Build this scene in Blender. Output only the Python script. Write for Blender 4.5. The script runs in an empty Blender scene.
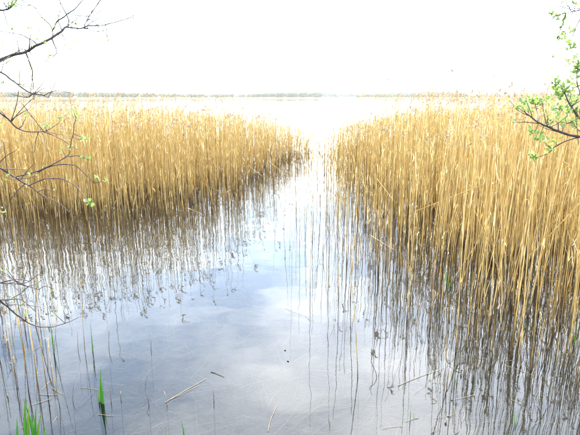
import bpy, math, random
import numpy as np
from mathutils import Vector

random.seed(7)
rng = np.random.default_rng(7)
scene = bpy.context.scene
COL = scene.collection

# ------------------------------------------------------------------ camera
CAM_H = 1.8
FPX = 502.0                       # focal length in photograph pixels (580 wide)
HORIZON = 97.5                    # row of the horizon in the photograph
PITCH = math.atan((217.5 - HORIZON) / FPX)
cam_data = bpy.data.cameras.new('camera')
cam_data.sensor_width = 36.0
cam_data.lens = 36.0 * FPX / 580.0
cam_data.clip_start = 0.05
cam_data.clip_end = 9000.0
cam = bpy.data.objects.new('camera', cam_data)
COL.objects.link(cam)
cam.location = (0, 0, CAM_H)
cam.rotation_euler = (math.pi / 2 - PITCH, 0, 0)
scene.camera = cam

# ------------------------------------------------------------------ sky
SUN_EL, SUN_AZ = math.radians(57), math.radians(12)
SKY_STRENGTH = 0.14
CLOUD = 1.9                       # how much brighter the sunlit veil of cloud is than the clear sky
world = bpy.data.worlds.new('World')
scene.world = world
world.use_nodes = True
nt = world.node_tree
nt.nodes.clear()
wo = nt.nodes.new('ShaderNodeOutputWorld')
bg = nt.nodes.new('ShaderNodeBackground')
sky = nt.nodes.new('ShaderNodeTexSky')
sky.sky_type = 'NISHITA'
sky.sun_disc = False
sky.sun_elevation = SUN_EL
sky.sun_rotation = SUN_AZ
sky.air_density = 1.2
sky.dust_density = 1.3
sky.ozone_density = 1.6
tc = nt.nodes.new('ShaderNodeTexCoord')
mp = nt.nodes.new('ShaderNodeMapping')
mp.inputs['Scale'].default_value = (1.0, 1.0, 2.2)
mp.inputs['Location'].default_value = (0.35, 0.1, 0.0)
nz = nt.nodes.new('ShaderNodeTexNoise')
nz.inputs['Scale'].default_value = 2.6
nz.inputs['Detail'].default_value = 6
nz.inputs['Roughness'].default_value = 0.55
rp = nt.nodes.new('ShaderNodeValToRGB')
rp.color_ramp.elements[0].position = 0.40
rp.color_ramp.elements[1].position = 0.68
mx = nt.nodes.new('ShaderNodeMix')
mx.data_type = 'RGBA'
hs = nt.nodes.new('ShaderNodeHueSaturation')
hs.inputs['Saturation'].default_value = 0.25
hs.inputs['Value'].default_value = CLOUD
nt.links.new(sky.outputs['Color'], hs.inputs['Color'])
nt.links.new(hs.outputs['Color'], mx.inputs['B'])
L = nt.links.new
L(tc.outputs['Generated'], mp.inputs['Vector'])
L(mp.outputs['Vector'], nz.inputs['Vector'])
L(nz.outputs['Fac'], rp.inputs['Fac'])
L(rp.outputs['Color'], mx.inputs['Factor'])
L(sky.outputs['Color'], mx.inputs['A'])
L(mx.outputs['Result'], bg.inputs['Color'])
bg.inputs['Strength'].default_value = SKY_STRENGTH
L(bg.outputs['Background'], wo.inputs['Surface'])

# ------------------------------------------------------------------ sun (veiled by thin cloud)
sun_data = bpy.data.lights.new('sun', 'SUN')
sun_data.energy = 4.2
sun_data.angle = math.radians(3.0)
sun_data.color = (1.0, 0.94, 0.84)
sun = bpy.data.objects.new('sun', sun_data)
COL.objects.link(sun)
S = Vector((math.sin(SUN_AZ) * math.cos(SUN_EL), math.cos(SUN_AZ) * math.cos(SUN_EL), math.sin(SUN_EL)))
sun.rotation_euler = (-S).to_track_quat('-Z', 'Y').to_euler()
sun.location = (0, 0, 30)

# ------------------------------------------------------------------ exposure
vs = scene.view_settings
vs.view_transform = 'Standard'
vs.look = 'None'
vs.gamma = 1.0
vs.exposure = 2.6
vs.use_curve_mapping = False
cy = scene.cycles
cy.use_denoising = True
cy.max_bounces = 10
cy.transparent_max_bounces = 24
cy.caustics_reflective = False
cy.caustics_refractive = False
cy.sample_clamp_indirect = 6.0

# ------------------------------------------------------------------ geometry helpers
cp, sp = math.cos(PITCH), math.sin(PITCH)


def ray(px, py):
    """direction through a photograph pixel, scaled so that its Y component is 1"""
    u, v = (px - 290.0) / FPX, (217.5 - py) / FPX
    d = Vector((u, cp + v * sp, -sp + v * cp))
    return d / d.y


def at(px, py, dist):
    """world point at forward distance dist seen at that pixel"""
    d = ray(px, py)
    return Vector((d.x * dist, dist, CAM_H + d.z * dist))


def on_water(px, py, z=0.0):
    d = ray(px, py)
    k = (z - CAM_H) / d.z
    return Vector((d.x * k, k, z))


def bed_z(x, y):
    """height of the ground below water and on the bank"""
    x = np.asarray(x, float); y = np.asarray(y, float)
    edge = 1.35 + 0.155 * np.clip(np.abs(x) - 0.7, 0, 8) ** 1.35
    edge = edge + 0.08 * np.sin(x * 2.3) + 0.05 * np.sin(x * 5.1 + 1)
    edge = np.minimum(edge, 3.4 + 0.1 * np.abs(x))
    s = y - edge
    under = -0.02 - 0.30 * (1 - np.exp(-np.clip(s, 0, None) / 0.45)) - 0.02 * np.clip(s, 0, 60)
    bank = 0.22 * (1 - np.exp(np.clip(s, -40, 0) / 0.30)) - 0.02
    return np.where(s > 0, under, bank)


class MB:
    """collects vertices, faces and a tint per vertex, then links one mesh object"""
    def __init__(self):
        self.v, self.f3, self.f4, self.t, self.n = [], [], [], [], 0

    def add(self, v, quads=None, tris=None, tint=0.5):
        v = np.asarray(v, float).reshape(-1, 3)
        if quads is not None and len(quads):
            self.f4.append(np.asarray(quads, np.int64) + self.n)
        if tris is not None and len(tris):
            self.f3.append(np.asarray(tris, np.int64) + self.n)
        self.v.append(v)
        self.t.append(np.broadcast_to(np.asarray(tint, float).reshape(-1), (len(v),)) if np.size(tint) in (1, len(v)) else np.asarray(tint))
        self.n += len(v)

    def build(self, name, mat, parent=None, loc=(0, 0, 0), smooth=True):
        me = bpy.data.meshes.new(name)
        v = np.concatenate(self.v) - (np.asarray(loc, float) if parent is not None else np.asarray(loc, float))
        me.vertices.add(len(v))
        me.vertices.foreach_set('co', v.astype(np.float32).ravel())
        q = np.concatenate(self.f4) if self.f4 else np.zeros((0, 4), np.int64)
        t = np.concatenate(self.f3) if self.f3 else np.zeros((0, 3), np.int64)
        loops = np.concatenate([q.ravel(), t.ravel()])
        me.loops.add(len(loops))
        me.loops.foreach_set('vertex_index', loops.astype(np.int32))
        me.polygons.add(len(q) + len(t))
        starts = np.concatenate([np.arange(len(q)) * 4, len(q) * 4 + np.arange(len(t)) * 3])
        me.polygons.foreach_set('loop_start', starts.astype(np.int32))
        at_ = me.attributes.new('tint', 'FLOAT', 'POINT')
        at_.data.foreach_set('value', np.concatenate(self.t).astype(np.float32))
        me.update(calc_edges=True)
        if smooth:
            me.polygons.foreach_set('use_smooth', np.ones(len(me.polygons), bool))
        me.materials.append(mat)
        o = bpy.data.objects.new(name, me)
        COL.objects.link(o)
        if parent is not None:
            o.parent = parent
        else:
            o.location = loc
        return o


def tag(o, label=None, cat=None, group=None, kind=None):
    if label: o['label'] = label
    if cat: o['category'] = cat
    if group: o['group'] = group
    if kind: o['kind'] = kind
    return o


def empty(name, loc):
    o = bpy.data.objects.new(name, None)
    o.empty_display_size = 0.05
    COL.objects.link(o)
    o.location = loc
    return o


def tube_quads(k, s):
    q = []
    for i in range(k - 1):
        for j in range(s):
            a, b = i * s + j, i * s + (j + 1) % s
            q.append((a, b, b + s, a + s))
    return np.array(q)


def tubes(pts, rad, sides):
    """pts N,K,3  rad N,K -> verts and quads of N tubes standing roughly along Z or any direction"""
    N, K, _ = pts.shape
    tan = np.gradient(pts, axis=1)
    tan /= np.linalg.norm(tan, axis=2, keepdims=True) + 1e-9
    ref = np.where(np.abs(tan[..., 2:3]) > 0.8, np.array([1.0, 0.13, 0.0]), np.array([0.0, 0.1, 1.0]))
    a = np.cross(tan, ref); a /= np.linalg.norm(a, axis=2, keepdims=True) + 1e-9
    b = np.cross(tan, a)
    ang = np.arange(sides) * 2 * math.pi / sides
    v = pts[:, :, None, :] + rad[:, :, None, None] * (a[:, :, None, :] * np.cos(ang)[None, None, :, None] + b[:, :, None, :] * np.sin(ang)[None, None, :, None])
    base = tube_quads(K, sides)
    q = (base[None] + (np.arange(N) * K * sides)[:, None, None]).reshape(-1, 4)
    return v.reshape(-1, 3), q


def strips(pts, side, wid):
    """ribbon along pts (N,K,3); side N,K,3 unit across; wid N,K half width"""
    N, K, _ = pts.shape
    v = np.stack([pts - side * wid[..., None], pts + side * wid[..., None]], axis=2).reshape(-1, 3)
    base = np.array([(2 * i, 2 * i + 1, 2 * i + 3, 2 * i + 2) for i in range(K - 1)])
    q = (base[None] + (np.arange(N) * K * 2)[:, None, None]).reshape(-1, 4)
    return v, q


# ------------------------------------------------------------------ materials
def new_mat(name):
    m = bpy.data.materials.new(name)
    m.use_nodes = True
    m.node_tree.nodes.clear()
    return m, m.node_tree.nodes, m.node_tree.links.new


def plant_mat(name, stops, rough=0.6, trans=0.3, tcol=None, streak=0.35, wet=None):
    """plant tissue: colour from the tint of each stalk, fine streaks, some light let through"""
    m, N, K = new_mat(name)
    out = N.new('ShaderNodeOutputMaterial')
    at_ = N.new('ShaderNodeAttribute'); at_.attribute_name = 'tint'
    r = N.new('ShaderNodeValToRGB')
    e = r.color_ramp.elements
    while len(e) < len(stops): e.new(0.5)
    for el, (p, c) in zip(e, stops):
        el.position = p; el.color = (*c, 1)
    K(at_.outputs['Fac'], r.inputs['Fac'])
    geo = N.new('ShaderNodeNewGeometry')
    mp_ = N.new('ShaderNodeMapping'); mp_.inputs['Scale'].default_value = (60, 60, 9)
    nz_ = N.new('ShaderNodeTexNoise'); nz_.inputs['Scale'].default_value = 1.0; nz_.inputs['Detail'].default_value = 3
    K(geo.outputs['Position'], mp_.inputs['Vector']); K(mp_.outputs['Vector'], nz_.inputs['Vector'])
    mr = N.new('ShaderNodeMapRange')
    mr.inputs['From Min'].default_value = 0.3; mr.inputs['From Max'].default_value = 0.7
    mr.inputs['To Min'].default_value = 1 - streak; mr.inputs['To Max'].default_value = 1 + streak * 0.4
    K(nz_.outputs['Fac'], mr.inputs['Value'])
    mul = N.new('ShaderNodeMix'); mul.data_type = 'RGBA'; mul.blend_type = 'MULTIPLY'; mul.inputs['Factor'].default_value = 1
    K(r.outputs['Color'], mul.inputs['A']); K(mr.outputs['Result'], mul.inputs['B'])
    col = mul.outputs['Result']
    if wet is not None:
        # rotten brown foot of each stalk: an uneven tide mark
        sx = N.new('ShaderNodeSeparateXYZ'); K(geo.outputs['Position'], sx.inputs['Vector'])
        n2 = N.new('ShaderNodeTexNoise'); n2.inputs['Scale'].default_value = 14.0; K(geo.outputs['Position'], n2.inputs['Vector'])
        ad = N.new('ShaderNodeMath'); ad.operation = 'MULTIPLY_ADD'; ad.inputs[1].default_value = -0.28
        K(n2.outputs['Fac'], ad.inputs[0]); K(sx.outputs['Z'], ad.inputs[2])
        m2 = N.new('ShaderNodeMapRange'); m2.inputs['From Min'].default_value = -0.12; m2.inputs['From Max'].default_value = 0.02
        K(ad.outputs[0], m2.inputs['Value'])
        mw = N.new('ShaderNodeMix'); mw.data_type = 'RGBA'
        mw.inputs['A'].default_value = (*wet, 1)
        K(m2.outputs['Result'], mw.inputs['Factor']); K(col, mw.inputs['B'])
        col = mw.outputs['Result']
    p = N.new('ShaderNodeBsdfPrincipled'); p.inputs['Roughness'].default_value = rough
    p.inputs['Specular IOR Level'].default_value = 0.3
    K(col, p.inputs['Base Color'])
    tr = N.new('ShaderNodeBsdfTranslucent'); K(col, tr.inputs['Color'])
    mix = N.new('ShaderNodeMixShader'); mix.inputs['Fac'].default_value = trans
    K(p.outputs['BSDF'], mix.inputs[1]); K(tr.outputs['BSDF'], mix.inputs[2])
    K(mix.outputs['Shader'], out.inputs['Surface'])
    return m


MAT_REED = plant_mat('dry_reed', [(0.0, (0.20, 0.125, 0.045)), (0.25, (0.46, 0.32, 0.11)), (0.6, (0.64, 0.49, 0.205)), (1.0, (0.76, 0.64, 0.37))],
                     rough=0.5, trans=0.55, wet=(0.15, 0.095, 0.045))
MAT_PLUME = plant_mat('seed_plume', [(0.0, (0.22, 0.15, 0.09)), (1.0, (0.48, 0.36, 0.22))], rough=0.8, trans=0.35)
MAT_BARK = plant_mat('bark', [(0.0, (0.035, 0.026, 0.028)), (1.0, (0.10, 0.075, 0.07))], rough=0.75, trans=0.0, streak=0.5)
MAT_LEAF = plant_mat('young_leaf', [(0.0, (0.10, 0.19, 0.04)), (0.5, (0.19, 0.31, 0.07)), (1.0, (0.33, 0.42, 0.14))], rough=0.45, trans=0.5, streak=0.2)
MAT_BLADE = plant_mat('green_blade', [(0.0, (0.05, 0.15, 0.02)), (0.6, (0.10, 0.30, 0.035)), (1.0, (0.28, 0.36, 0.07))], rough=0.4, trans=0.4, streak=0.2)
MAT_DARKSTEM = plant_mat('rotten_stem', [(0.0, (0.035, 0.025, 0.018)), (1.0, (0.12, 0.08, 0.05))], rough=0.6, trans=0.0, streak=0.4)
MAT_STRAW = plant_mat('sodden_straw', [(0.0, (0.09, 0.07, 0.04)), (1.0, (0.24, 0.18, 0.10))], rough=0.5, trans=0.1, streak=0.3)
MAT_SUNK = plant_mat('sunken_straw', [(0.0, (0.03, 0.028, 0.02)), (1.0, (0.15, 0.13, 0.085))], rough=0.8, trans=0.0, streak=0.3)
MAT_WOOD = plant_mat('far_foliage', [(0.0, (0.045, 0.06, 0.035)), (0.5, (0.08, 0.10, 0.05)), (1.0, (0.16, 0.14, 0.09))], rough=0.9, trans=0.2, streak=0.1)
MAT_FARREED = plant_mat('far_reed', [(0.0, (0.36, 0.27, 0.14)), (1.0, (0.52, 0.42, 0.24))], rough=0.9, trans=0.2, streak=0.1)


def mud_mat():
    m, N, K = new_mat('mud')
    out = N.new('ShaderNodeOutputMaterial'); p = N.new('ShaderNodeBsdfPrincipled')
    geo = N.new('ShaderNodeNewGeometry')
    n1 = N.new('ShaderNodeTexNoise'); n1.inputs['Scale'].default_value = 2.2; n1.inputs['Detail'].default_value = 8; n1.inputs['Roughness'].default_value = 0.65
    K(geo.outputs['Position'], n1.inputs['Vector'])
    r = N.new('ShaderNodeValToRGB'); e = r.color_ramp.elements
    e[0].position = 0.3; e[0].color = (0.008, 0.009, 0.008, 1)
    e[1].position = 0.72; e[1].color = (0.024, 0.025, 0.022, 1)
    K(n1.outputs['Fac'], r.inputs['Fac']); K(r.outputs['Color'], p.inputs['Base Color'])
    p.inputs['Roughness'].default_value = 0.9
    b = N.new('ShaderNodeBump'); b.inputs['Strength'].default_value = 0.5; b.inputs['Distance'].default_value = 0.03
    n2 = N.new('ShaderNodeTexNoise'); n2.inputs['Scale'].default_value = 30; n2.inputs['Detail'].default_value = 5
    K(geo.outputs['Position'], n2.inputs['Vector']); K(n2.outputs['Fac'], b.inputs['Height']); K(b.outputs['Normal'], p.inputs['Normal'])
    K(p.outputs['BSDF'], out.inputs['Surface'])
    return m


def water_mat():
    m, N, K = new_mat('lake_water')
    out = N.new('ShaderNodeOutputMaterial')
    geo = N.new('ShaderNodeNewGeometry')
    n1 = N.new('ShaderNodeTexNoise'); n1.inputs['Scale'].default_value = 2.6; n1.inputs['Detail'].default_value = 1.5; n1.inputs['Roughness'].default_value = 0.4
    mp_ = N.new('ShaderNodeMapping'); mp_.inputs['Scale'].default_value = (0.9, 1.15, 1)
    K(geo.outputs['Position'], mp_.inputs['Vector']); K(mp_.outputs['Vector'], n1.inputs['Vector'])
    n2 = N.new('ShaderNodeTexNoise'); n2.inputs['Scale'].default_value = 12; n2.inputs['Detail'].default_value = 2
    K(mp_.outputs['Vector'], n2.inputs['Vector'])
    md = N.new('ShaderNodeMath'); md.operation = 'MULTIPLY_ADD'; md.inputs[1].default_value = 0.035
    K(n2.outputs['Fac'], md.inputs[0]); K(n1.outputs['Fac'], md.inputs[2])
    b = N.new('ShaderNodeBump'); b.inputs['Strength'].default_value = 1.0; b.inputs['Distance'].default_value = 0.0034
    K(md.outputs[0], b.inputs['Height'])
    g = N.new('ShaderNodeBsdfGlossy'); g.inputs['Roughness'].default_value = 0.006; g.inputs['Color'].default_value = (1, 1, 1, 1)
    K(b.outputs['Normal'], g.inputs['Normal'])
    t = N.new('ShaderNodeBsdfTransparent'); t.inputs['Color'].default_value = (0.50, 0.54, 0.53, 1)
    fr = N.new('ShaderNodeFresnel'); fr.inputs['IOR'].default_value = 1.38
    K(b.outputs['Normal'], fr.inputs['Normal'])
    mix = N.new('ShaderNodeMixShader')
    silt = N.new('ShaderNodeBsdfDiffuse'); silt.inputs['Color'].default_value = (0.17, 0.20, 0.22, 1)
    body = N.new('ShaderNodeMixShader'); body.inputs['Fac'].default_value = 0.008     # suspended silt
    K(t.outputs['BSDF'], body.inputs[1]); K(silt.outputs['BSDF'], body.inputs[2])
    K(fr.outputs['Fac'], mix.inputs['Fac']); K(body.outputs['Shader'], mix.inputs[1]); K(g.outputs['BSDF'], mix.inputs[2])
    K(mix.outputs['Shader'], out.inputs['Surface'])
    return m


def simple_land():
    m, N, K = new_mat('far_meadow')
    out = N.new('ShaderNodeOutputMaterial'); p = N.new('ShaderNodeBsdfPrincipled')
    geo = N.new('ShaderNodeNewGeometry')
    n1 = N.new('ShaderNodeTexNoise'); n1.inputs['Scale'].default_value = 0.02; n1.inputs['Detail'].default_value = 6
    K(geo.outputs['Position'], n1.inputs['Vector'])
    r = N.new('ShaderNodeValToRGB'); e = r.color_ramp.elements
    e[0].position = 0.35; e[0].color = (0.12, 0.14, 0.05, 1); e[1].position = 0.65; e[1].color = (0.26, 0.22, 0.11, 1)
    K(n1.outputs['Fac'], r.inputs['Fac']); K(r.outputs['Color'], p.inputs['Base Color']); p.inputs['Roughness'].default_value = 0.95
    K(p.outputs['BSDF'], out.inputs['Surface'])
    return m


# ------------------------------------------------------------------ ground and water
def axis(lo, hi, fine_lo, fine_hi, step):
    a = list(np.arange(fine_lo, fine_hi + 1e-6, step))
    x = fine_hi; s = step
    while x < hi:
        s *= 1.6; x += s; a.append(min(x, hi))
    x = fine_lo; s = step; left = []
    while x > lo:
        s *= 1.6; x -= s; left.append(max(x, lo))
    return np.array(left[::-1] + a)


gx = axis(-4000, 4000, -5, 5, 0.1)
gy = axis(-300, 4500, -2, 6, 0.1)
X, Y = np.meshgrid(gx, gy)
Z = bed_z(X, Y)
near = (np.abs(X) < 8) & (np.abs(Y) < 9)
Z = Z + np.where(near, 0.012 * np.sin(X * 7 + 1.3 * np.sin(Y * 3)) * np.cos(Y * 6.3), 0)
gm = MB()
nx, ny = len(gx), len(gy)
idx = np.arange(nx * ny).reshape(ny, nx)
gm.add(np.stack([X, Y, Z], -1), np.stack([idx[:-1, :-1], idx[:-1, 1:], idx[1:, 1:], idx[1:, :-1]], -1).reshape(-1, 4))
tag(gm.build('ground', mud_mat()), 'muddy lake bed and bank', kind='structure')

wm = MB()
wm.add([(-3900, -200, 0), (3900, -200, 0), (3900, 4400, 0), (-3900, 4400, 0)], [(0, 1, 2, 3)])
tag(wm.build('water', water_mat(), smooth=False), 'calm pale lake water', kind='structure')

# ------------------------------------------------------------------ far shore: land, reed fringe, woods
LAND = simple_land()


def far_shore(name, pts, depth, rise):
    b = MB(); n = len(pts)
    v = []
    for k, (dy, z) in enumerate([(0, -1.5), (8, 0.35), (60, 0.9), (depth * 0.5, rise * 0.6), (depth, rise)]):
        for (x, y) in pts:
            v.append((x * (1 + dy / max(y, 1) * 0.9), y + dy, z))
    q = [(r * n + i, r * n + i + 1, (r + 1) * n + i + 1, (r + 1) * n + i) for r in range(4) for i in range(n - 1)]
    b.add(v, q)
    return tag(b.build(name, LAND), kind='structure')


def shore_line(u0, u1, d0, d1, n, wob):
    """u = x/y of the sight line; shore distance runs from d0 to d1"""
    out = []
    for i in range(n):
        t = i / (n - 1)
        d = d0 + (d1 - d0) * t + wob * math.sin(i * 1.7) + 0.5 * wob * math.sin(i * 4.1 + 2)
        out.append(((u0 + (u1 - u0) * t) * d, d))
    return out


SH_L = shore_line(-0.95, 0.06, 560, 900, 40, 14)
SH_M = shore_line(-0.05, 0.34, 1500, 1400, 24, 20)
SH_R = shore_line(0.13, 1.1, 760, 420, 40, 12)
far_shore('far_shore', SH_L, 500, 3)
far_shore('far_shore', SH_M, 600, 5)
far_shore('far_shore', SH_R, 500, 2.5)


def along(pts, n, d0, d1):
    p = np.array(pts)
    s = rng.uniform(0, len(p) - 1.001, n)
    i = s.astype(int); f = (s - i)[:, None]
    q = p[i] * (1 - f) + p[i + 1] * f
    k = 1 + rng.uniform(d0, d1, n) / q[:, 1]
    return q * k[:, None]


def wood(name, label, pts, n, hlo, hhi, d0, d1, tmean):
    b = MB()
    c = along(pts, n, d0, d1)
    for (x, y) in c:
        h = rng.uniform(hlo, hhi) * (0.8 + 0.3 * (0.5 + 0.5 * math.sin(x * 0.017 + 1.0)))
        w = h * rng.uniform(0.32, 0.55)
        m = 34
        p = rng.normal(0, 1, (m, 3)); p /= np.linalg.norm(p, axis=1, keepdims=True)
        p *= rng.uniform(0.35, 1.0, (m, 1)) ** 0.6
        p = p * np.array([w, w, h * 0.43]) + np.array([x, y, 0.9 + h * 0.56])
        s = h * 0.11
        a = rng.normal(0, 1, (m, 3)); a /= np.linalg.norm(a, axis=1, keepdims=True)
        e = np.cross(a, rng.normal(0, 1, (m, 3))); e /= np.linalg.norm(e, axis=1, keepdims=True)
        v = np.stack([p - a * s, p + e * s * .8, p + a * s, p - e * s * .8], 1)
        tt = np.clip(tmean + rng.normal(0, .16) + rng.normal(0, .08, m), 0, 1)
        b.add(v, np.arange(m * 4).reshape(m, 4), tint=np.repeat(tt, 4))
        v, q = tubes(np.array([[[x, y, 0.2], [x, y, h * .3], [x, y, h * .7]]]), np.array([[h * .03, h * .02, h * .008]]), 4)
        b.add(v, q, tint=0.2)
    return tag(b.build(name, MAT_WOOD), label, 'wood', kind='stuff')


wood('far_wood', 'grey green strip of bare spring trees along the left far shore', SH_L, 1500, 6.5, 9.5, 12, 90, 0.55)
wood('far_wood', 'most distant bluish strip of trees in the middle of the far shore', SH_M, 800, 12, 17, 15, 120, 0.25)
wood('far_wood', 'pale green low strip of trees along the right far shore', SH_R, 900, 4.5, 7, 15, 110, 0.7)


def fringe(label, pts, n, hlo, hhi):
    b = MB()
    c = along(pts, n, -6, 40)
    h = rng.uniform(hlo, hhi, n)
    P = np.zeros((n, 3, 3)); P[:, :, 0] = c[:, 0:1]; P[:, :, 1] = c[:, 1:2]
    P[:, 0, 2] = -0.3; P[:, 1, 2] = h * .6; P[:, 2, 2] = h
    P[:, 1:, 0] += rng.normal(0, .15, (n, 1)); P[:, 2, 0] += rng.normal(0, .2, n)
    side = np.zeros((n, 3, 3)); side[..., 0] = 1
    wd = np.tile(np.array([[.45, .4, .08]]), (n, 1)) * rng.uniform(.6, 1.5, (n, 1))
    v, q = strips(P, side, wd)
    b.add(v, q, tint=np.repeat(rng.uniform(0, 1, n), 6))
    v, q = strips(P, np.roll(side, 1, axis=2), wd)
    b.add(v, q, tint=np.repeat(rng.uniform(0, 1, n), 6))
    return tag(b.build('far_reed_fringe', MAT_FARREED), label, 'reeds', kind='stuff')


fringe('tan strip of reeds at the foot of the left far shore', SH_L, 5000, 1.4, 2.6)
fringe('pale strip of reeds at the foot of the right far shore', SH_R, 5000, 1.4, 2.4)

# ------------------------------------------------------------------ haze over the lake
def haze_box(density):
    m, N, K = new_mat('haze_air')
    out = N.new('ShaderNodeOutputMaterial'); v = N.new('ShaderNodeVolumePrincipled')
    v.inputs['Color'].default_value = (0.93, 0.96, 1.0, 1)
    v.inputs['Density'].default_value = density
    v.inputs['Anisotropy'].default_value = 0.2
    K(v.outputs['Volume'], out.inputs['Volume'])
    x0, x1, y0, y1, z0, z1 = -4100, 4100, -400, 4600, -3.0, 24.0
    b = MB()
    b.add([(x0, y0, z0), (x1, y0, z0), (x1, y1, z0), (x0, y1, z0), (x0, y0, z1), (x1, y0, z1), (x1, y1, z1), (x0, y1, z1)],
          [(0, 3, 2, 1), (4, 5, 6, 7), (0, 1, 5, 4), (1, 2, 6, 5), (2, 3, 7, 6), (3, 0, 4, 7)])
    return tag(b.build('haze', m, smooth=False), 'thin bright haze over the lake', kind='stuff')


haze_box(0.00012)

# ------------------------------------------------------------------ reeds
def inside(poly, x, y):
    c = np.zeros(len(x), bool)
    n = len(poly)
    for i in range(n):
        x0, y0 = poly[i]; x1, y1 = poly[(i + 1) % n]
        hit = ((y0 > y) != (y1 > y)) & (x < (x1 - x0) * (y - y0) / (y1 - y0 + 1e-12) + x0)
        c ^= hit
    return c


def edge_dist(line, x, y):
    d = np.full(len(x), 1e9)
    for (x0, y0), (x1, y1) in zip(line[:-1], line[1:]):
        vx, vy = x1 - x0, y1 - y0
        t = np.clip(((x - x0) * vx + (y - y0) * vy) / (vx * vx + vy * vy), 0, 1)
        d = np.minimum(d, np.hypot(x - x0 - t * vx, y - y0 - t * vy))
    return d


def clump(x, y, s, ph):
    return (np.sin(x * s + ph) * np.cos(y * s * 1.1 + 2 * ph) + np.sin((x + y) * s * 1.9 + 3 * ph) * 0.6 + np.sin((x * .7 - y) * s * 3.1 + ph) * .4) / 2.0


FRONT_L = [tuple(on_water(px, py)[:2]) for px, py in
           [(-60, 231), (0, 229), (60, 227), (120, 224), (170, 219), (205, 210), (232, 197), (260, 182), (290, 167), (308, 157), (321, 149)]]
FRONT_R = [tuple(on_water(px, py)[:2]) for px, py in
           [(323, 149), (327, 160), (334, 180), (347, 210), (362, 235), (388, 262), (424, 288), (465, 309), (515, 328), (575, 350), (640, 372)]]
TIP_L, TIP_R = FRONT_L[-1], FRONT_R[0]
BED_L = [(-9.5, FRONT_L[0][1] + 0.2)] + FRONT_L + [(TIP_L[0] - 0.2, 17.5), (-2, 18.5), (-14, 19)]
BED_R = FRONT_R + [(5.2, FRONT_R[-1][1] + 0.3), (14, 14), (13, 19), (3, 18.5), (TIP_R[0] + 0.2, 17.5)]


def scatter(poly, front, density, fall, box, tip, hmean, ph):
    """stalk spots: dense inside the outline, thinning out over 'fall' metres in front of it"""
    x0, x1, y0, y1 = box
    n = int((x1 - x0) * (y1 - y0) * density)
    x = rng.uniform(x0, x1, n); y = rng.uniform(y0, y1, n)
    ins = inside(poly, x, y); d = edge_dist(front, x, y)
    back = np.clip((19 - y) / 8, 0.4, 1)
    tdd = np.hypot(x - tip[0], y - tip[1])
    back = np.maximum(back, np.clip(1.25 - tdd / 8, 0, 1))
    p = np.where(ins, np.clip(0.16 + d / (2.0 * np.clip(tdd / 7, .16, 1)), 0, 1) * back, 0.20 * np.exp(-d / fall))
    p *= np.clip(0.75 + 0.5 * clump(x, y, 2.3, ph), 0.12, 1)
    keep = rng.uniform(0, 1, n) < p
    # only what the frame (with a margin) can see
    keep &= (np.abs(x) < 0.60 * y + 1.6)
    x, y, d, ins = x[keep], y[keep], d[keep], ins[keep]
    td = np.hypot(x - tip[0], y - tip[1])
    H = hmean * (0.47 + 0.53 * np.clip(td / 7.0, 0, 1) ** 0.9) * (0.86 + 0.14 * np.clip(d / 0.8, 0, 1))
    H = H * (1 + 0.05 * clump(x, y, 1.1, ph + 1)) * np.clip(rng.normal(0.97, 0.075, len(x)), 0.7, 1.17)
    H = np.where(~ins, H * np.clip(1 - 0.16 * d, 0.5, 1), H)
    H = np.where(rng.uniform(0, 1, len(x)) < 0.20, rng.uniform(0.15, 0.75, len(x)) * H, H)   # broken stubs
    # a few that overtop the rest and carry the seed heads seen against the sky
    tall = (rng.uniform(0, 1, len(x)) < 0.018) & (td > 4) & (y < 11)
    H = np.where(tall, hmean * rng.uniform(1.08, 1.30, len(x)), H)
    return x, y, H


xl, yl, hl = scatter(BED_L, FRONT_L, 250, 0.22, (-13, 1.2, 6.0, 19), TIP_L, 1.56, 0.4)
xr, yr, hr = scatter(BED_R, FRONT_R, 250, 0.36, (-0.6, 13, 2.7, 19), TIP_R, 1.63, 1.9)

# stalks standing on their own: the channel and the near left corner
def loose(spots):
    p = [on_water(a, b) for a, b, h in spots]
    return np.array([q.x for q in p]), np.array([q.y for q in p]), np.array([h for a, b, h in spots])


ch = []
for i in range(95):
    py = random.uniform(176, 275)
    left = np.interp(py, [176, 200, 230, 275], [302, 284, 274, 296])
    right = np.interp(py, [176, 200, 230, 275], [334, 344, 358, 402])
    px = left + (right - left) * random.random() ** 0.6
    ch.append((px, py, random.uniform(0.6, 1.15) if random.random() < .8 else random.uniform(.2, .6)))
nl = []
for i in range(44):
    px = abs(random.gauss(0, 34)) - 8
    py = random.uniform(300, 408)
    nl.append((px, py, random.uniform(0.2, 0.7)))
for i in range(26):
    nl.append((random.uniform(-10, 125), random.uniform(232, 262), random.uniform(.4, 1.2)))
fr_ = []
for i in range(42):
    px = random.uniform(385, 582)
    edge_ = np.interp(px, [385, 424, 465, 515, 575], [260, 288, 309, 328, 350])
    fr_.append((px, edge_ + abs(random.gauss(0, 34)) + 6, random.uniform(.15, .9)))
xf, yf, hf = loose(fr_)
xc, yc, hc = loose(ch)
xn, yn, hn = loose(nl)

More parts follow.
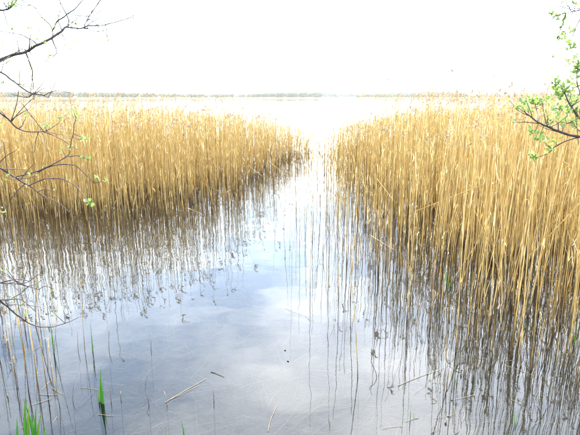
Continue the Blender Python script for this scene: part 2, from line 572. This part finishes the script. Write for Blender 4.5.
x = np.concatenate([xl, xr, xc, xn, xf]); y = np.concatenate([yl, yr, yc, yn, yf]); H = np.concatenate([hl, hr, hc, hn, hf])
zone = np.concatenate([np.zeros(len(xl)), np.ones(len(xr)), np.full(len(xc), 2), np.full(len(xn), 3), np.full(len(xf), 4)]).astype(int)
NR = len(x)
R = dict(x=x, y=y, H=H, z0=bed_z(x, y) - 0.03)
la = rng.uniform(0, 2 * math.pi, NR)
lm = np.abs(rng.normal(0, 0.034, NR)) + (rng.uniform(0, 1, NR) < 0.03) * rng.uniform(0.08, 0.4, NR)
lm = np.where((zone == 1) & (x > 1.5) & (y < 6.5), lm * 2.4, lm)
R['lx'] = np.cos(la) * lm + 0.008; R['ly'] = np.sin(la) * lm
ba = rng.uniform(0, 2 * math.pi, NR); bm_ = np.abs(rng.normal(0, 0.032, NR))
R['bx'] = np.cos(ba) * bm_; R['by'] = np.sin(ba) * bm_
R['r'] = np.clip(rng.normal(0.0031, 0.0007, NR), 0.0019, 0.005) * np.where(zone >= 2, 0.8, 1)
R['r'] = R['r'] * np.clip(0.8 + y / 40, 0.95, 1.25)
R['r'] = np.where(H > 1.74, R['r'] * 1.5, R['r'])
R['tint'] = np.clip(rng.normal(0.58, 0.22, NR), 0, 1)
R['tint'] = np.where((zone >= 3) & (rng.uniform(0, 1, NR) < .65), R['tint'] * 0.2, R['tint'])
R['plume'] = ((rng.uniform(0, 1, NR) < 0.12) & (H > 1.0)) | (H > 1.78)
fe = edge_dist(FRONT_L, x, y)
R['plume'] |= (zone == 0) & (fe < 1.0) & (H > 1.15) & (rng.uniform(0, 1, NR) < .35)
R['fold'] = np.where(rng.uniform(0, 1, NR) < 0.018, rng.uniform(0.5, 0.85, NR), 2.0)
R['fa'] = rng.uniform(0, 2 * math.pi, NR)


def curve(i, t):
    """points on stalks i at parameters t (n,K): 0 at the bed, 1 at the tip"""
    L_ = (R['H'][i] - R['z0'][i])[:, None]
    s = t * L_
    f = R['fold'][i][:, None] * L_
    s0 = np.minimum(s, f); s1 = np.maximum(s - f, 0)
    X_ = R['x'][i][:, None] + R['lx'][i][:, None] * (s0 + R['z0'][i][:, None]) + R['bx'][i][:, None] * s0 * s0 / L_
    Y_ = R['y'][i][:, None] + R['ly'][i][:, None] * (s0 + R['z0'][i][:, None]) + R['by'][i][:, None] * s0 * s0 / L_
    Z_ = R['z0'][i][:, None] + s0
    X_ = X_ + np.cos(R['fa'][i])[:, None] * s1 * 0.85; Y_ = Y_ + np.sin(R['fa'][i])[:, None] * s1 * 0.85
    Z_ = Z_ - s1 * 0.45
    return np.stack([X_, Y_, Z_], -1)


def stem_mesh(b, i, K, sides, nodes=False):
    n = len(i)
    t = np.tile(np.linspace(0, 1, K)[None], (n, 1))
    fo = R['fold'][i]
    j = np.clip(np.round(fo * (K - 1)).astype(int), 0, K - 1)
    ok = fo < 1
    t[np.arange(n)[ok], j[ok]] = fo[ok]
    P = curve(i, t)
    rad = R['r'][i][:, None] * (1.1 - 0.6 * t)
    if nodes:
        rad = rad * np.where(np.arange(K)[None] % 3 == 0, 1.25, 1.0)
    v, q = tubes(P, rad, sides)
    tt = R['tint'][i][:, None] + rng.normal(0, .05, (n, K)) + .38 * (t - .45)     # tint pales upward: winter bleaching, plus glare on the tops painted in
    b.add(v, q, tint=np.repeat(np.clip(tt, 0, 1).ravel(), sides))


def leaf_mesh(b, i, t0, wide=1.0):
    """dead ribbon leaves leaving the stalk at t0"""
    n = len(i)
    base = curve(i, t0[:, None])[:, 0]
    a = rng.uniform(0, 2 * math.pi, n)
    out = np.stack([np.cos(a), np.sin(a), np.zeros(n)], -1)
    Ln = rng.uniform(0.08, 0.26, n) * np.clip(R['H'][i], .4, 1.5) / 1.5
    k = np.linspace(0, 1, 5)[None, :, None]
    up0 = rng.uniform(0.75, 1.0, n)[:, None, None]
    droop = np.clip(rng.normal(0.1, 0.35, n), -.2, 1.1)[:, None, None]
    spread = rng.uniform(0.05, 0.34, n)[:, None, None]
    P = base[:, None] + Ln[:, None, None] * (out[:, None] * spread * (k ** 1.1) * (1 + 0.5 * droop * k) + np.array([0, 0, 1.0]) * (up0 * k - droop * 0.8 * k * k))
    P += np.concatenate([np.zeros((n, 1, 3)), rng.normal(0, .003, (n, 4, 3))], 1)
    side = np.cross(out, np.array([0, 0, 1.0]))[:, None].repeat(5, 1)
    tw = rng.normal(0, 0.9, n)[:, None, None] * k
    side = side * np.cos(tw) + out[:, None] * np.sin(tw)
    w = np.array([[.55, 1.0, .85, .5, .05]]) * rng.uniform(0.0018, 0.004, n)[:, None] * wide
    v, q = strips(P, side, w)
    b.add(v, q, tint=np.repeat(np.clip(R['tint'][i] + rng.normal(.05, .2, n), 0, 1), 10))


def plume_mesh(b, i, m=16):
    """drooping one-sided seed head"""
    n = len(i)
    a = rng.normal(0.5, 0.9, n)
    out = np.stack([np.cos(a), np.sin(a), np.zeros(n)], -1)
    k0 = rng.uniform(0, 1, (n, m))
    tip = curve(i, np.ones((n, 1)))[:, 0]
    Lp = rng.uniform(0.10, 0.20, n)
    axis_ = tip[:, None] + Lp[:, None, None] * (np.array([0, 0, 1.0]) * (k0 - .45 * k0 ** 2)[..., None] + out[:, None] * (.45 * k0 ** 2)[..., None])
    Ls = Lp[:, None] * rng.uniform(.25, .6, (n, m)) * (1.15 - .6 * k0)
    dr = out[:, None] * rng.uniform(.1, .8, (n, m, 1)) + rng.normal(0, .28, (n, m, 3)) + np.array([0, 0, 1.0]) * rng.uniform(-.15, .75, (n, m, 1))
    P = np.stack([axis_, axis_ + dr * Ls[..., None] * .5, axis_ + dr * Ls[..., None] - np.array([0, 0, .25]) * Ls[..., None]], 2).reshape(n * m, 3, 3)
    sd = rng.normal(0, 1, (n * m, 1, 3)); sd /= np.linalg.norm(sd, axis=2, keepdims=True)
    w = np.array([[.6, 1.0, .15]]) * rng.uniform(.003, .0065, (n * m, 1))
    v, q = strips(P, sd.repeat(3, 1), w)
    b.add(v, q, tint=np.repeat(rng.uniform(0, 1, n * m), 6))


# the 300 that show largest become individuals
tx = (R['x'] / R['y']) * FPX / cp * 0.97
mid = CAM_H * 0.5
vis = (np.abs(R['x'] / np.sqrt(R['y'] ** 2 + 1e-9)) < 0.585)
size = R['H'] / np.hypot(R['y'], R['x'])
size = np.where(zone >= 3, size + 0.25, size)
size = np.where(zone == 2, size + 0.12, size)
size = np.where(vis, size, -1)
order = np.argsort(-size)
single = np.zeros(NR, bool); single[order[:300]] = True

GROUPS = {
    0: ('at the front edge of the left reed bed', 'reeds along the front of the left bed'),
    1: ('in the front rank of the right reed bed', 'reeds in the front rank of the right bed'),
    2: ('alone in the channel between the reed beds', 'loose reeds in the channel'),
    4: ('in dark water before the right reed bed', 'loose reeds before the right bed'),
    3: ('standing in open water at the left', 'dead reeds in the water at the left'),
}

for z, name, lab in ((0, 'reed_bed', 'dense golden reed bed filling the left half behind the open water'),
                     (1, 'reed_bed', 'dense golden reed bed filling the right side')):
    i = np.where((zone == z) & ~single)[0] if z else np.where(((zone == 0) | (zone == 3)) & ~single)[0]
    if z == 1:
        i = np.where(((zone == 1) | (zone == 2) | (zone == 4)) & ~single)[0]
    b = MB()
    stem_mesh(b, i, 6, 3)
    for rep in range(3):
        pick = i[rng.uniform(0, 1, len(i)) < 0.6]
        leaf_mesh(b, pick, rng.uniform(0.25, 0.98, len(pick)))
    bed = b.build(name, MAT_REED)
    tag(bed, lab, 'reed bed', kind='stuff')
    b = MB(); plume_mesh(b, i[R['plume'][i]], 20)
    tag(b.build('seed_plumes', MAT_PLUME, parent=bed), kind='stuff')

n_lean = n_fold = 0
for i in np.where(single)[0]:
    ii = np.array([i])
    loc = (R['x'][i], R['y'][i], R['z0'][i])
    root = empty('reed', loc)
    z = zone[i]
    grp = GROUPS[z][1]
    where = GROUPS[z][0]
    hue = 'dark brown' if R['tint'][i] < .3 else 'golden' if R['tint'][i] < .68 else 'pale straw'
    ln = math.hypot(R['lx'][i], R['ly'][i])
    if z == 1:
        u = R['x'][i] / R['y'][i]
        place = 'beside the channel' if u < .27 else 'halfway along' if u < .43 else 'nearest right edge'
        where = 'fronting the right bed, ' + place
    state = 'snapped' if R['fold'][i] < 1 else 'slanting' if ln > .2 else 'broken short' if R['H'][i] < .7 and z < 3 else 'upright'
    plu = ' with seed plume' if R['plume'][i] else ''
    lab = f'{state} {hue} reed{plu} {where}'
    tag(root, lab, 'reed', grp)
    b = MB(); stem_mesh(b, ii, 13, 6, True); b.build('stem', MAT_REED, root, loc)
    nleaf = int(rng.integers(0, 3)) if z == 1 else int(rng.integers(0, 2))
    for k in range(nleaf):
        b = MB(); leaf_mesh(b, ii, rng.uniform(.3, .95, 1), 1.1); b.build('leaf', MAT_REED, root, loc)
    if R['plume'][i]:
        b = MB(); plume_mesh(b, ii, 22); b.build('seed_plume', MAT_PLUME, root, loc)

# ------------------------------------------------------------------ branches of the two waterside trees
def smooth_path(p, n):
    p = np.array(p, float)
    s = np.linspace(0, len(p) - 1, n)
    i = np.clip(s.astype(int), 0, len(p) - 2); f = (s - i)[:, None]
    p0 = p[np.clip(i - 1, 0, None)]; p1 = p[i]; p2 = p[i + 1]; p3 = p[np.clip(i + 2, None, len(p) - 1)]
    return 0.5 * (2 * p1 + (p2 - p0) * f + (2 * p0 - 5 * p1 + 4 * p2 - p3) * f ** 2 + (3 * p1 - p0 - 3 * p2 + p3) * f ** 3)


def limb_mesh(b, path, r0, r1, sides=6, jit=0.002):
    n = max(6, len(path) * 4)
    P = smooth_path(path, n)
    P[1:-1] += rng.normal(0, jit, (n - 2, 3))
    t = np.linspace(0, 1, n)
    P[1:-1] = (P[:-2] + 2 * P[1:-1] + P[2:]) / 4
    rad = (r0 * (1 - t) + r1 * t) * (1 + rng.normal(0, .06, n))
    v, q = tubes(P[None], rad[None], sides)
    b.add(v, q, tint=np.repeat(np.clip(.2 + .4 * t + rng.normal(0, .12, n), 0, 1), sides))
    return P


def leaf_cluster(parent, ploc, c, n, size, mat=None):
    """rosette of small young leaves opening from a bud"""
    b = MB()
    ctr = np.array(c)
    for k in range(n):
        d = rng.normal(0, 1, 3); d[2] = abs(d[2]) * .8 + .15; d /= np.linalg.norm(d)
        L_ = size * rng.uniform(.55, 1.15)
        sd = np.cross(d, rng.normal(0, 1, 3)); sd /= np.linalg.norm(sd)
        nr = np.cross(d, sd)
        o = ctr + rng.normal(0, size * .45, 3)
        W = L_ * rng.uniform(.24, .36)
        prof = [(0, 0), (.3, .8), (.6, 1.0), (.85, .6), (1, 0)]
        v = []
        for (a, w) in prof:
            mid_ = o + d * L_ * a - nr * L_ * .22 * a * a
            lift = nr * W * .35 * w
            v += [mid_ - sd * W * w + lift, mid_, mid_ + sd * W * w + lift]
        q = []
        for r_ in range(4):
            for s_ in range(2):
                a0 = r_ * 3 + s_
                q.append((a0, a0 + 1, a0 + 4, a0 + 3))
        b.add(v, q, tint=float(np.clip(rng.normal(.55, .25), 0, 1)))
    return tag(b.build('leaf_cluster', mat or MAT_LEAF, parent, ploc), kind='stuff')


class Tree:
    def __init__(self, name, label, x, y, height, lean, r0, lush=1.0):
        z = float(bed_z(x, y)) - 0.05
        self.loc = (x, y, z); self.lush = lush
        self.root = empty(name, self.loc)
        tag(self.root, label, 'tree')
        self.x, self.y, self.z, self.h, self.lean = x, y, z, height, lean
        b = MB()
        self.trunk_pts = limb_mesh(b, [(x - lean * .1, y, z), (x, y + .03, z + height * .3), (x + lean * .25, y - .03, z + height * .6), (x + lean * .6, y + .05, z + height)], r0, r0 * .25, 9, .006)
        b.build('trunk', MAT_BARK, self.root, self.loc)

    def branch(self, px_pts, d0, d1, r0, r1, twigs=(), leaves=(), from_trunk=True, lsize=.022, side=10):
        """px_pts: outline of the limb in the photograph, at forward distance d0..d1"""
        n = len(px_pts)
        pts = [at(a, b_, d0 + (d1 - d0) * k / (n - 1)) for k, (a, b_) in enumerate(px_pts)]
        b = MB()
        path = [tuple(p) for p in pts]
        if from_trunk:
            out_ = pts[0] + (pts[0] - pts[1]).normalized() * .28
            path = [tuple(out_)] + path
            h = pts[0].z - 0.35
            t = self.trunk_pts[np.argmin(np.abs(self.trunk_pts[:, 2] - h))]
            path = [tuple(t)] + path
        wood_pts = [limb_mesh(b, path, r0, r1)]
        for tw in twigs:
            dd = d0 + (d1 - d0) * random.uniform(.2, .8)
            # the twig starts on the limb point nearest to it in the picture
            k = min(range(n), key=lambda q: (px_pts[q][0] - tw[0][0]) ** 2 + (px_pts[q][1] - tw[0][1]) ** 2)
            ds = d0 + (d1 - d0) * k / (n - 1)
            de = ds + random.uniform(-.22, .22)
            tp = [tuple(at(a, b_, ds + (de - ds) * j / (len(tw) - 1))) for j, (a, b_) in enumerate(tw)]
            wood_pts.append(limb_mesh(b, tp, max(.0030, r1 * .8), .0018, 5))
        ends = []
        for q in range(side):
            # short side shoots with a bud or a few small leaves
            k = random.uniform(.15, .98) * (n - 1); k0 = int(min(k, n - 2))
            p0 = pts[k0].lerp(pts[k0 + 1], k - k0)
            dr = Vector((random.gauss(.25 if self.x < 0 else -.25, .5), random.gauss(0, .4), random.gauss(.15, .55))).normalized()
            ln = random.uniform(.05, .17)
            p1 = p0 + dr * ln * .5 + Vector((0, 0, random.uniform(-.012, .012)))
            p2 = p0 + dr * ln + Vector((0, 0, random.uniform(-.02, .03)))
            limb_mesh(b, [tuple(p0), tuple(p1), tuple(p2)], .0022, .0014, 4, .001)
            ends.append(p2)
        spots = []
        W = np.concatenate(wood_pts)
        for (a, b_, cnt) in leaves:
            # a short stalk carries each rosette from the nearest wood
            dr_ = ray(a, b_)
            near_ = np.argmin((W[:, 0] - dr_.x * W[:, 1]) ** 2 + (W[:, 2] - CAM_H - dr_.z * W[:, 1]) ** 2)
            c = at(a, b_, W[near_, 1] + random.uniform(-.02, .02))
            w0 = Vector(W[near_])
            if (c - w0).length > .006:
                limb_mesh(b, [tuple(w0), tuple((w0 + c) / 2 + Vector((0, 0, -.004))), tuple(c)], .0018, .0011, 4, .0005)
            spots.append((c, cnt))
        o = b.build('branch', MAT_BARK, self.root, self.loc)
        for e in ends:
            if random.random() < .6: leaf_cluster(o, self.loc, e, random.choice([2, 3, 4]), lsize * .8)
        for (c, cnt) in spots:
            leaf_cluster(o, self.loc, c, int(cnt * self.lush) + 1, lsize * (.75 + .25 * self.lush))
        return o


lt = Tree('alder_tree', 'dark thin branched tree with budding leaves overhanging at the left edge', -2.55, 2.05, 3.6, .5, .05)
lt.branch([(-14, 66), (0, 60), (12, 55), (25, 52), (38, 45), (52, 38), (62, 30), (67, 27)], 2.5, 2.6, .0095, .005,
          twigs=[[(67, 27), (80, 28.5), (88, 26), (105, 25), (120, 21), (132, 17)], [(67, 27), (69, 20), (64, 10), (57, -4)],
                 [(52, 38), (52, 28), (45, 20), (38, 12), (31, 0)], [(52, 31), (58, 21), (70, 12), (80, 3), (86, -4)],
                 [(62, 30), (58, 20), (60, 10), (59, -4)], [(29, 50), (30, 36)], [(52, 39), (55, 46), (57, 53)],
                 [(25, 52), (31, 66), (33, 80), (34, 100)], [(38, 45), (28, 38), (14, 33), (-4, 31)], [(12, 55), (4, 60), (-6, 66)]],
          leaves=[(30, 30, 3), (38, 29, 4), (54, 29, 4), (36, 40, 3), (42, 43, 4), (46, 61, 3), (52, 56, 4), (64, 44, 4), (66, 45, 2), (30, 68, 3), (47, 60, 2), (72, 26, 4),
                  (77, 26, 3), (105, 25, 3), (134, 18, 5), (100, 42, 2), (108, 42, 4), (12, 60, 3), (8, 62, 3), (62, 16, 2), (44, 20, 2)], lsize=.016)
lt.branch([(-10, 66), (0, 72), (12, 80), (22, 88), (33, 94), (42, 95), (49, 98)], 2.45, 2.4, .006, .002,
          twigs=[[(33, 94), (28, 97), (15, 95), (8, 90)]], leaves=[(17, 77, 3), (2, 83, 5), (4, 45, 3)], lsize=.016)
lt.branch([(88, 28), (84, 28), (88, 18), (95, 8), (103, -4)], 2.6, 2.7, .003, .002, from_trunk=False)
lt.branch([(-8, 14), (0, 11), (8, 9), (15, 3), (19, -4)], 2.4, 2.4, .005, .003, leaves=[(12, 7, 5), (15, 2, 4), (2, 10, 3), (18, 8, 2)], lsize=.02)
lt.branch([(-12, 162), (0, 168), (16, 178), (29, 186), (48, 200)], 2.3, 2.45, .008, .0025,
          twigs=[[(16, 177), (40, 170), (55, 163), (68, 156), (70, 148), (72, 135), (76, 118)],
                 [(37, 172), (55, 165), (74, 165), (83, 172), (94, 183)],
                 [(29, 186), (44, 179), (63, 179), (77, 187), (86, 198)], [(68, 156), (78, 156), (88, 159)]],
          leaves=[(76, 117, 9), (74, 112, 5), (70, 148, 4), (82, 140, 4), (88, 139, 3), (63, 151, 4), (83, 158, 3), (89, 159, 3), (97, 178, 5), (105, 179, 4), (88, 200, 6), (91, 206, 4), (32, 176, 3)], lsize=.019)
lt.branch([(-10, 106), (0, 113), (9, 120), (20, 130), (37, 132), (46, 131)], 2.35, 2.4, .006, .002,
          leaves=[(41, 127, 6), (46, 129, 5), (1, 85, 4), (62, 120, 3), (64, 135, 3)], lsize=.018)
lt.branch([(-12, 290), (0, 300), (13, 312), (27, 323), (45, 327.5), (63, 324), (79, 317)], 2.25, 2.5, .006, .0018,
          twigs=[[(0, 300), (10, 300), (22, 300), (36, 312)]], leaves=[(20, 306, 4)], lsize=.016)
lt.branch([(-12, 280), (0, 283), (18, 284), (40, 290)], 2.2, 2.3, .005, .002, twigs=[[(0, 283), (16, 279), (30, 281)]], leaves=[(38, 284, 2)], lsize=.014)

rt = Tree('willow_tree', 'slender tree with fresh bright green leaves reaching in from the right edge', 2.75, 2.15, 3.4, -.5, .05, 1.9)
rt.branch([(600, 146), (590, 141), (580, 137), (562, 133), (549, 127), (539, 123), (531, 117), (525, 112)], 2.4, 2.5, .010, .0026,
          twigs=[[(580, 137), (564, 142), (555, 147), (545, 155), (531, 158)], [(539, 123), (537, 112), (535, 102)], [(562, 133), (566, 124), (578, 121)]],
          leaves=[(535, 100, 10), (531, 103, 8), (523, 105, 9), (526, 98, 6), (529, 112, 8), (519, 108, 5), (541, 104, 7), (546, 100, 5), (533, 134, 7), (538, 139, 9), (543, 141, 6), (551, 148, 8), (556, 142, 5),
                  (531, 156, 10), (534, 160, 5), (560, 124, 7), (570, 122, 8), (575, 126, 7), (548, 118, 5), (565, 118, 5), (552, 122, 4)], lsize=.019)
rt.branch([(604, 132), (592, 126), (580, 118), (572, 108), (566, 96), (560, 84)], 2.45, 2.5, .008, .0022,
          twigs=[[(572, 108), (564, 110), (556, 108)], [(580, 118), (582, 100), (577, 82), (578, 60)], [(572, 108), (579, 98), (588, 92)], [(566, 96), (574, 88), (584, 84)]],
          leaves=[(558, 84, 9), (562, 88, 8), (553, 79, 6), (560, 96, 9), (566, 92, 8), (572, 94, 10), (577, 86, 9), (576, 66, 10), (572, 62, 7), (579, 70, 8), (570, 104, 9), (576, 102, 8),
                  (560, 110, 8), (566, 110, 7), (553, 108, 6), (578, 112, 8), (572, 78, 5), (580, 58, 7), (566, 84, 6), (556, 90, 5)], lsize=.02)
rt.branch([(600, 8), (588, 9), (580, 10), (566, 13), (556, 15)], 2.5, 2.55, .005, .0016,
          twigs=[[(566, 13), (562, 26), (557, 38)], [(588, 9), (576, 26), (570, 47)]],
          leaves=[(558, 16, 7), (554, 15, 5), (562, 20, 4), (562, 28, 5), (566, 32, 4), (557, 38, 6), (559, 37, 4), (571, 46, 7), (570, 50, 5), (568, 40, 3), (573, 30, 4), (578, 2, 5)], lsize=.019)

# ------------------------------------------------------------------ green shoots, sticks and straws in the near water
def blade_part(root, loc, base, tip, w, mat, bend=0.02, tint=.6):
    b = MB()
    base, tip = np.array(base), np.array(tip)
    k = np.linspace(0, 1, 8)[:, None]
    off = np.array([rng.normal(0, bend), rng.normal(0, bend), 0])
    P = base + (tip - base) * k + off * (k * (1 - k) * 4)
    a = rng.uniform(-.5, .5)
    sd = np.array([math.cos(a), math.sin(a), 0]); nr = np.array([-math.sin(a), math.cos(a), 0])
    wd = w * np.interp(k[:, 0], [0, .3, .75, 1], [.8, 1, .7, .03])[:, None]
    v = np.stack([P - sd * wd, P + nr * wd * .28, P + sd * wd, P - nr * wd * .28], 1).reshape(-1, 3)
    b.add(v, tube_quads(8, 4), tint=np.repeat(np.clip(tint + .25 * (k[:, 0] - .5) + rng.normal(0, .03, 8), 0, 1), 4))
    return b.build('blade', mat, root, loc)


def shoots(name, label, base_px, tips, w, cat='plant', mat=None, group=None):
    """a tuft of sword-shaped blades rising from the water; tips are where they end in the photograph"""
    g = on_water(*base_px)
    z = float(bed_z(g.x, g.y)) - .02
    loc = (g.x, g.y, z)
    root = tag(empty(name, loc), label, cat, group)
    for (tx_, ty_) in tips:
        t = at(tx_, ty_, g.y + random.uniform(-.03, .03))
        bx = g.x + random.uniform(-.012, .012)
        blade_part(root, loc, (bx, g.y + random.uniform(-.012, .012), z), tuple(t), w * random.uniform(.8, 1.15), mat or MAT_BLADE, .012, random.uniform(.45, .7))
    return root


shoots('iris_shoot', 'broad bright green iris shoot in the bottom left corner', (29, 447), [(23, 398), (29, 404), (36, 402), (41, 412), (17, 416), (33, 416), (26, 392), (45, 424)], .012)
shoots('iris_shoot', 'slender green shoot with dark foot standing in open water', (101, 402), [(100, 370), (103, 379), (98, 386), (101, 366)], .0075)
shoots('iris_shoot', 'single short green spike at the bottom edge left of the centre', (182, 446), [(181, 418), (184, 428)], .007)
shoots('iris_shoot', 'short dull green spike at the bottom edge beside a brighter one', (168, 444), [(166, 424), (170, 429)], .004)
shoots('grass_shoot', 'thin green grass spike among the dead reeds at the left', (50, 352), [(49, 317), (52, 328)], .005)
shoots('grass_shoot', 'thin green grass spike alone right of the dead reeds', (91, 350), [(90, 319), (91, 330)], .0048)
shoots('grass_shoot', 'small green grass shoot under the right reeds near the bottom', (456, 382), [(455, 362), (458, 368)], .004)
shoots('grass_shoot', 'green grass shoot in dark water near the bottom right', (517, 425), [(515, 404), (519, 408), (521, 414)], .004)
shoots('grass_shoot', 'green grass tuft at the far right edge of the water', (577, 345), [(574, 310), (578, 316), (580, 325)], .005)
shoots('grass_shoot', 'short green grass shoot in front of the right reeds bottom centre', (412, 420), [(411, 404), (414, 410)], .003)
shoots('grass_shoot', 'green shoot at the foot of the right reeds below the golden stems', (448, 284), [(446, 262), (450, 266), (452, 272)], .006)


def stick(name, label, pts_px, dist, r, cat, mat, foot=True, group=None):
    """a thin dead stick; pts from its foot up, standing in the bed"""
    g = on_water(*pts_px[0])
    path = [tuple(at(a, b_, g.y + .04 * k)) for k, (a, b_) in enumerate(pts_px)]
    if foot:
        path = [(g.x, g.y - .01, float(bed_z(g.x, g.y)) - .02)] + path
    b = MB()
    limb_mesh(b, path, r, r * .5, 6, .001)
    loc = path[0]
    o = b.build(name, mat, None, loc)
    return tag(o, label, cat, group)


stick('dead_stick', 'dark bent stick poking out of open water left of the centre', [(149, 405), (145, 390), (147, 377)], 0, .0028, 'stick', MAT_DARKSTEM)
stick('dead_stick', 'short dark upright stub near the middle of the bottom water', [(214, 402), (213, 387)], 0, .0026, 'stick', MAT_DARKSTEM)
stick('dead_stick', 'small dark upright stub farther out left of the centre', [(151, 350), (151, 339)], 0, .0026, 'stick', MAT_DARKSTEM)
stick('dead_stick', 'leaning pale stub at the end of a floating reed', [(167, 405), (164, 391)], 0, .0024, 'stick', MAT_STRAW)
for k, (a, b0, b1) in enumerate([(78, 350, 332), (109, 350, 331), (111, 402, 385), (121, 400, 391), (73, 402, 385), (94, 366, 345)]):
    stick('dead_stick', 'thin dark upright stub between the green shoots at the left', [(a, b0), (a + random.uniform(-1, 1), b1)], 0, .0024, 'stick', MAT_DARKSTEM, group='thin stubs between the green shoots')
stick('dead_stick', 'thin crooked stick standing at the edge of the right reeds reflections', [(377, 378), (371, 362), (374, 348)], 0, .0026, 'stick', MAT_DARKSTEM)


def straw(name, label, a_px, b_px, r, mat, group=None, z=0.004, bow=.01):
    a, b_ = on_water(*a_px), on_water(*b_px)
    m = (a + b_) / 2 + Vector((random.uniform(-bow, bow), random.uniform(-bow, bow), 0))
    path = [(p.x, p.y, z) for p in (a, m, b_)]
    b = MB(); limb_mesh(b, path, r, r * .55, 6, .0008)
    return tag(b.build(name, mat, None, path[0]), label, 'straw', group)


straw('floating_reed', 'long pale dry reed floating slantwise in the bottom water', (165, 403), (206, 379), .0024, MAT_STRAW)
straw('floating_reed', 'thin pale reed floating alongside the longest floating one', (172, 399), (199, 386), .0015, MAT_STRAW)
straw('floating_twig', 'short dark twig floating flat in the middle water', (211, 372), (224, 377), .0032, MAT_DARKSTEM)
straw('floating_reed', 'pale reed floating near the bottom edge in the middle', (268, 432), (277, 406), .0018, MAT_STRAW)
straw('floating_reed', 'pale bent reed floating across the water below the right reeds', (398, 386), (440, 370), .0019, MAT_STRAW)
straw('floating_reed', 'pale reed floating before the dark right reflections', (506, 366), (535, 377), .0019, MAT_STRAW)
for k in range(24):
    px_ = random.choice([random.uniform(375, 575), random.uniform(0, 100), random.uniform(380, 570)])
    py_ = random.uniform(350, 430) if px_ > 200 else random.uniform(330, 430)
    an = random.uniform(0, math.pi); l_ = random.uniform(6, 24)
    straw('floating_reed', ('short golden reed scrap floating among the right reeds' if px_ > 200 else 'short pale reed scrap floating among the left dead reeds'),
          (px_, py_), (px_ + l_ * math.cos(an), py_ + l_ * math.sin(an) * .5), random.uniform(.0010, .0018), MAT_STRAW,
          'reed scraps afloat at the right' if px_ > 200 else 'reed scraps afloat at the left')
for k, (a, b_) in enumerate([(285, 350), (288, 361)]):
    c = on_water(a, b_)
    b = MB()
    m = 9
    ang = np.sort(rng.uniform(0, 2 * math.pi, m)); rr = rng.uniform(.002, .008, m)
    top = np.stack([c.x + np.cos(ang) * rr, c.y + np.sin(ang) * rr * 1.6, np.full(m, .006)], -1)
    low = top - np.array([0, 0, .012])
    v = np.concatenate([top, low, [[c.x, c.y, .008]]])
    b.add(v, [(j, (j + 1) % m, (j + 1) % m + m, j + m) for j in range(m)], [(j, (j + 1) % m, 2 * m) for j in range(m)], tint=.4)
    tag(b.build('floating_leaf', MAT_DARKSTEM, None, (c.x, c.y, 0)), 'tiny dark scrap of dead leaf afloat on open water', 'dead leaf', 'dark scraps afloat')

# litter of sunken straw on the lake bed (nobody could count it)
n = 9000
yy = rng.uniform(1.7, 8.0, n); xx = rng.uniform(-1, 1, n) * (0.62 * yy + .5)
keep = rng.uniform(0, 1, n) < np.clip(.55 + .6 * clump(xx, yy, 1.6, .3), .12, 1)
xx, yy = xx[keep], yy[keep]; n = len(xx)
an = rng.normal(0.5, .9, n); ll = rng.uniform(.04, .26, n)
P = np.zeros((n, 4, 3))
for j, s in enumerate((-1, -.33, .33, 1)):
    P[:, j, 0] = xx + np.cos(an) * ll * s + rng.normal(0, .006, n); P[:, j, 1] = yy + np.sin(an) * ll * s + rng.normal(0, .006, n)
    P[:, j, 2] = np.maximum(bed_z(P[:, j, 0], P[:, j, 1]) + .02 + rng.uniform(0, .06, n), -.6)
P[..., 2] = np.minimum(P[..., 2], -.012)
v, q = tubes(P, np.tile(np.array([[.8, 1, 1, .5]]), (n, 1)) * rng.uniform(.0008, .0026, (n, 1)), 3)
b = MB(); b.add(v, q, tint=np.repeat(rng.uniform(0, 1, n), 12))
tag(b.build('sunken_straw', MAT_SUNK), 'pale litter of sunken reed straw lying on the lake bed', 'straw', kind='stuff')
print('reeds', NR, 'left', len(xl), 'right', len(xr))
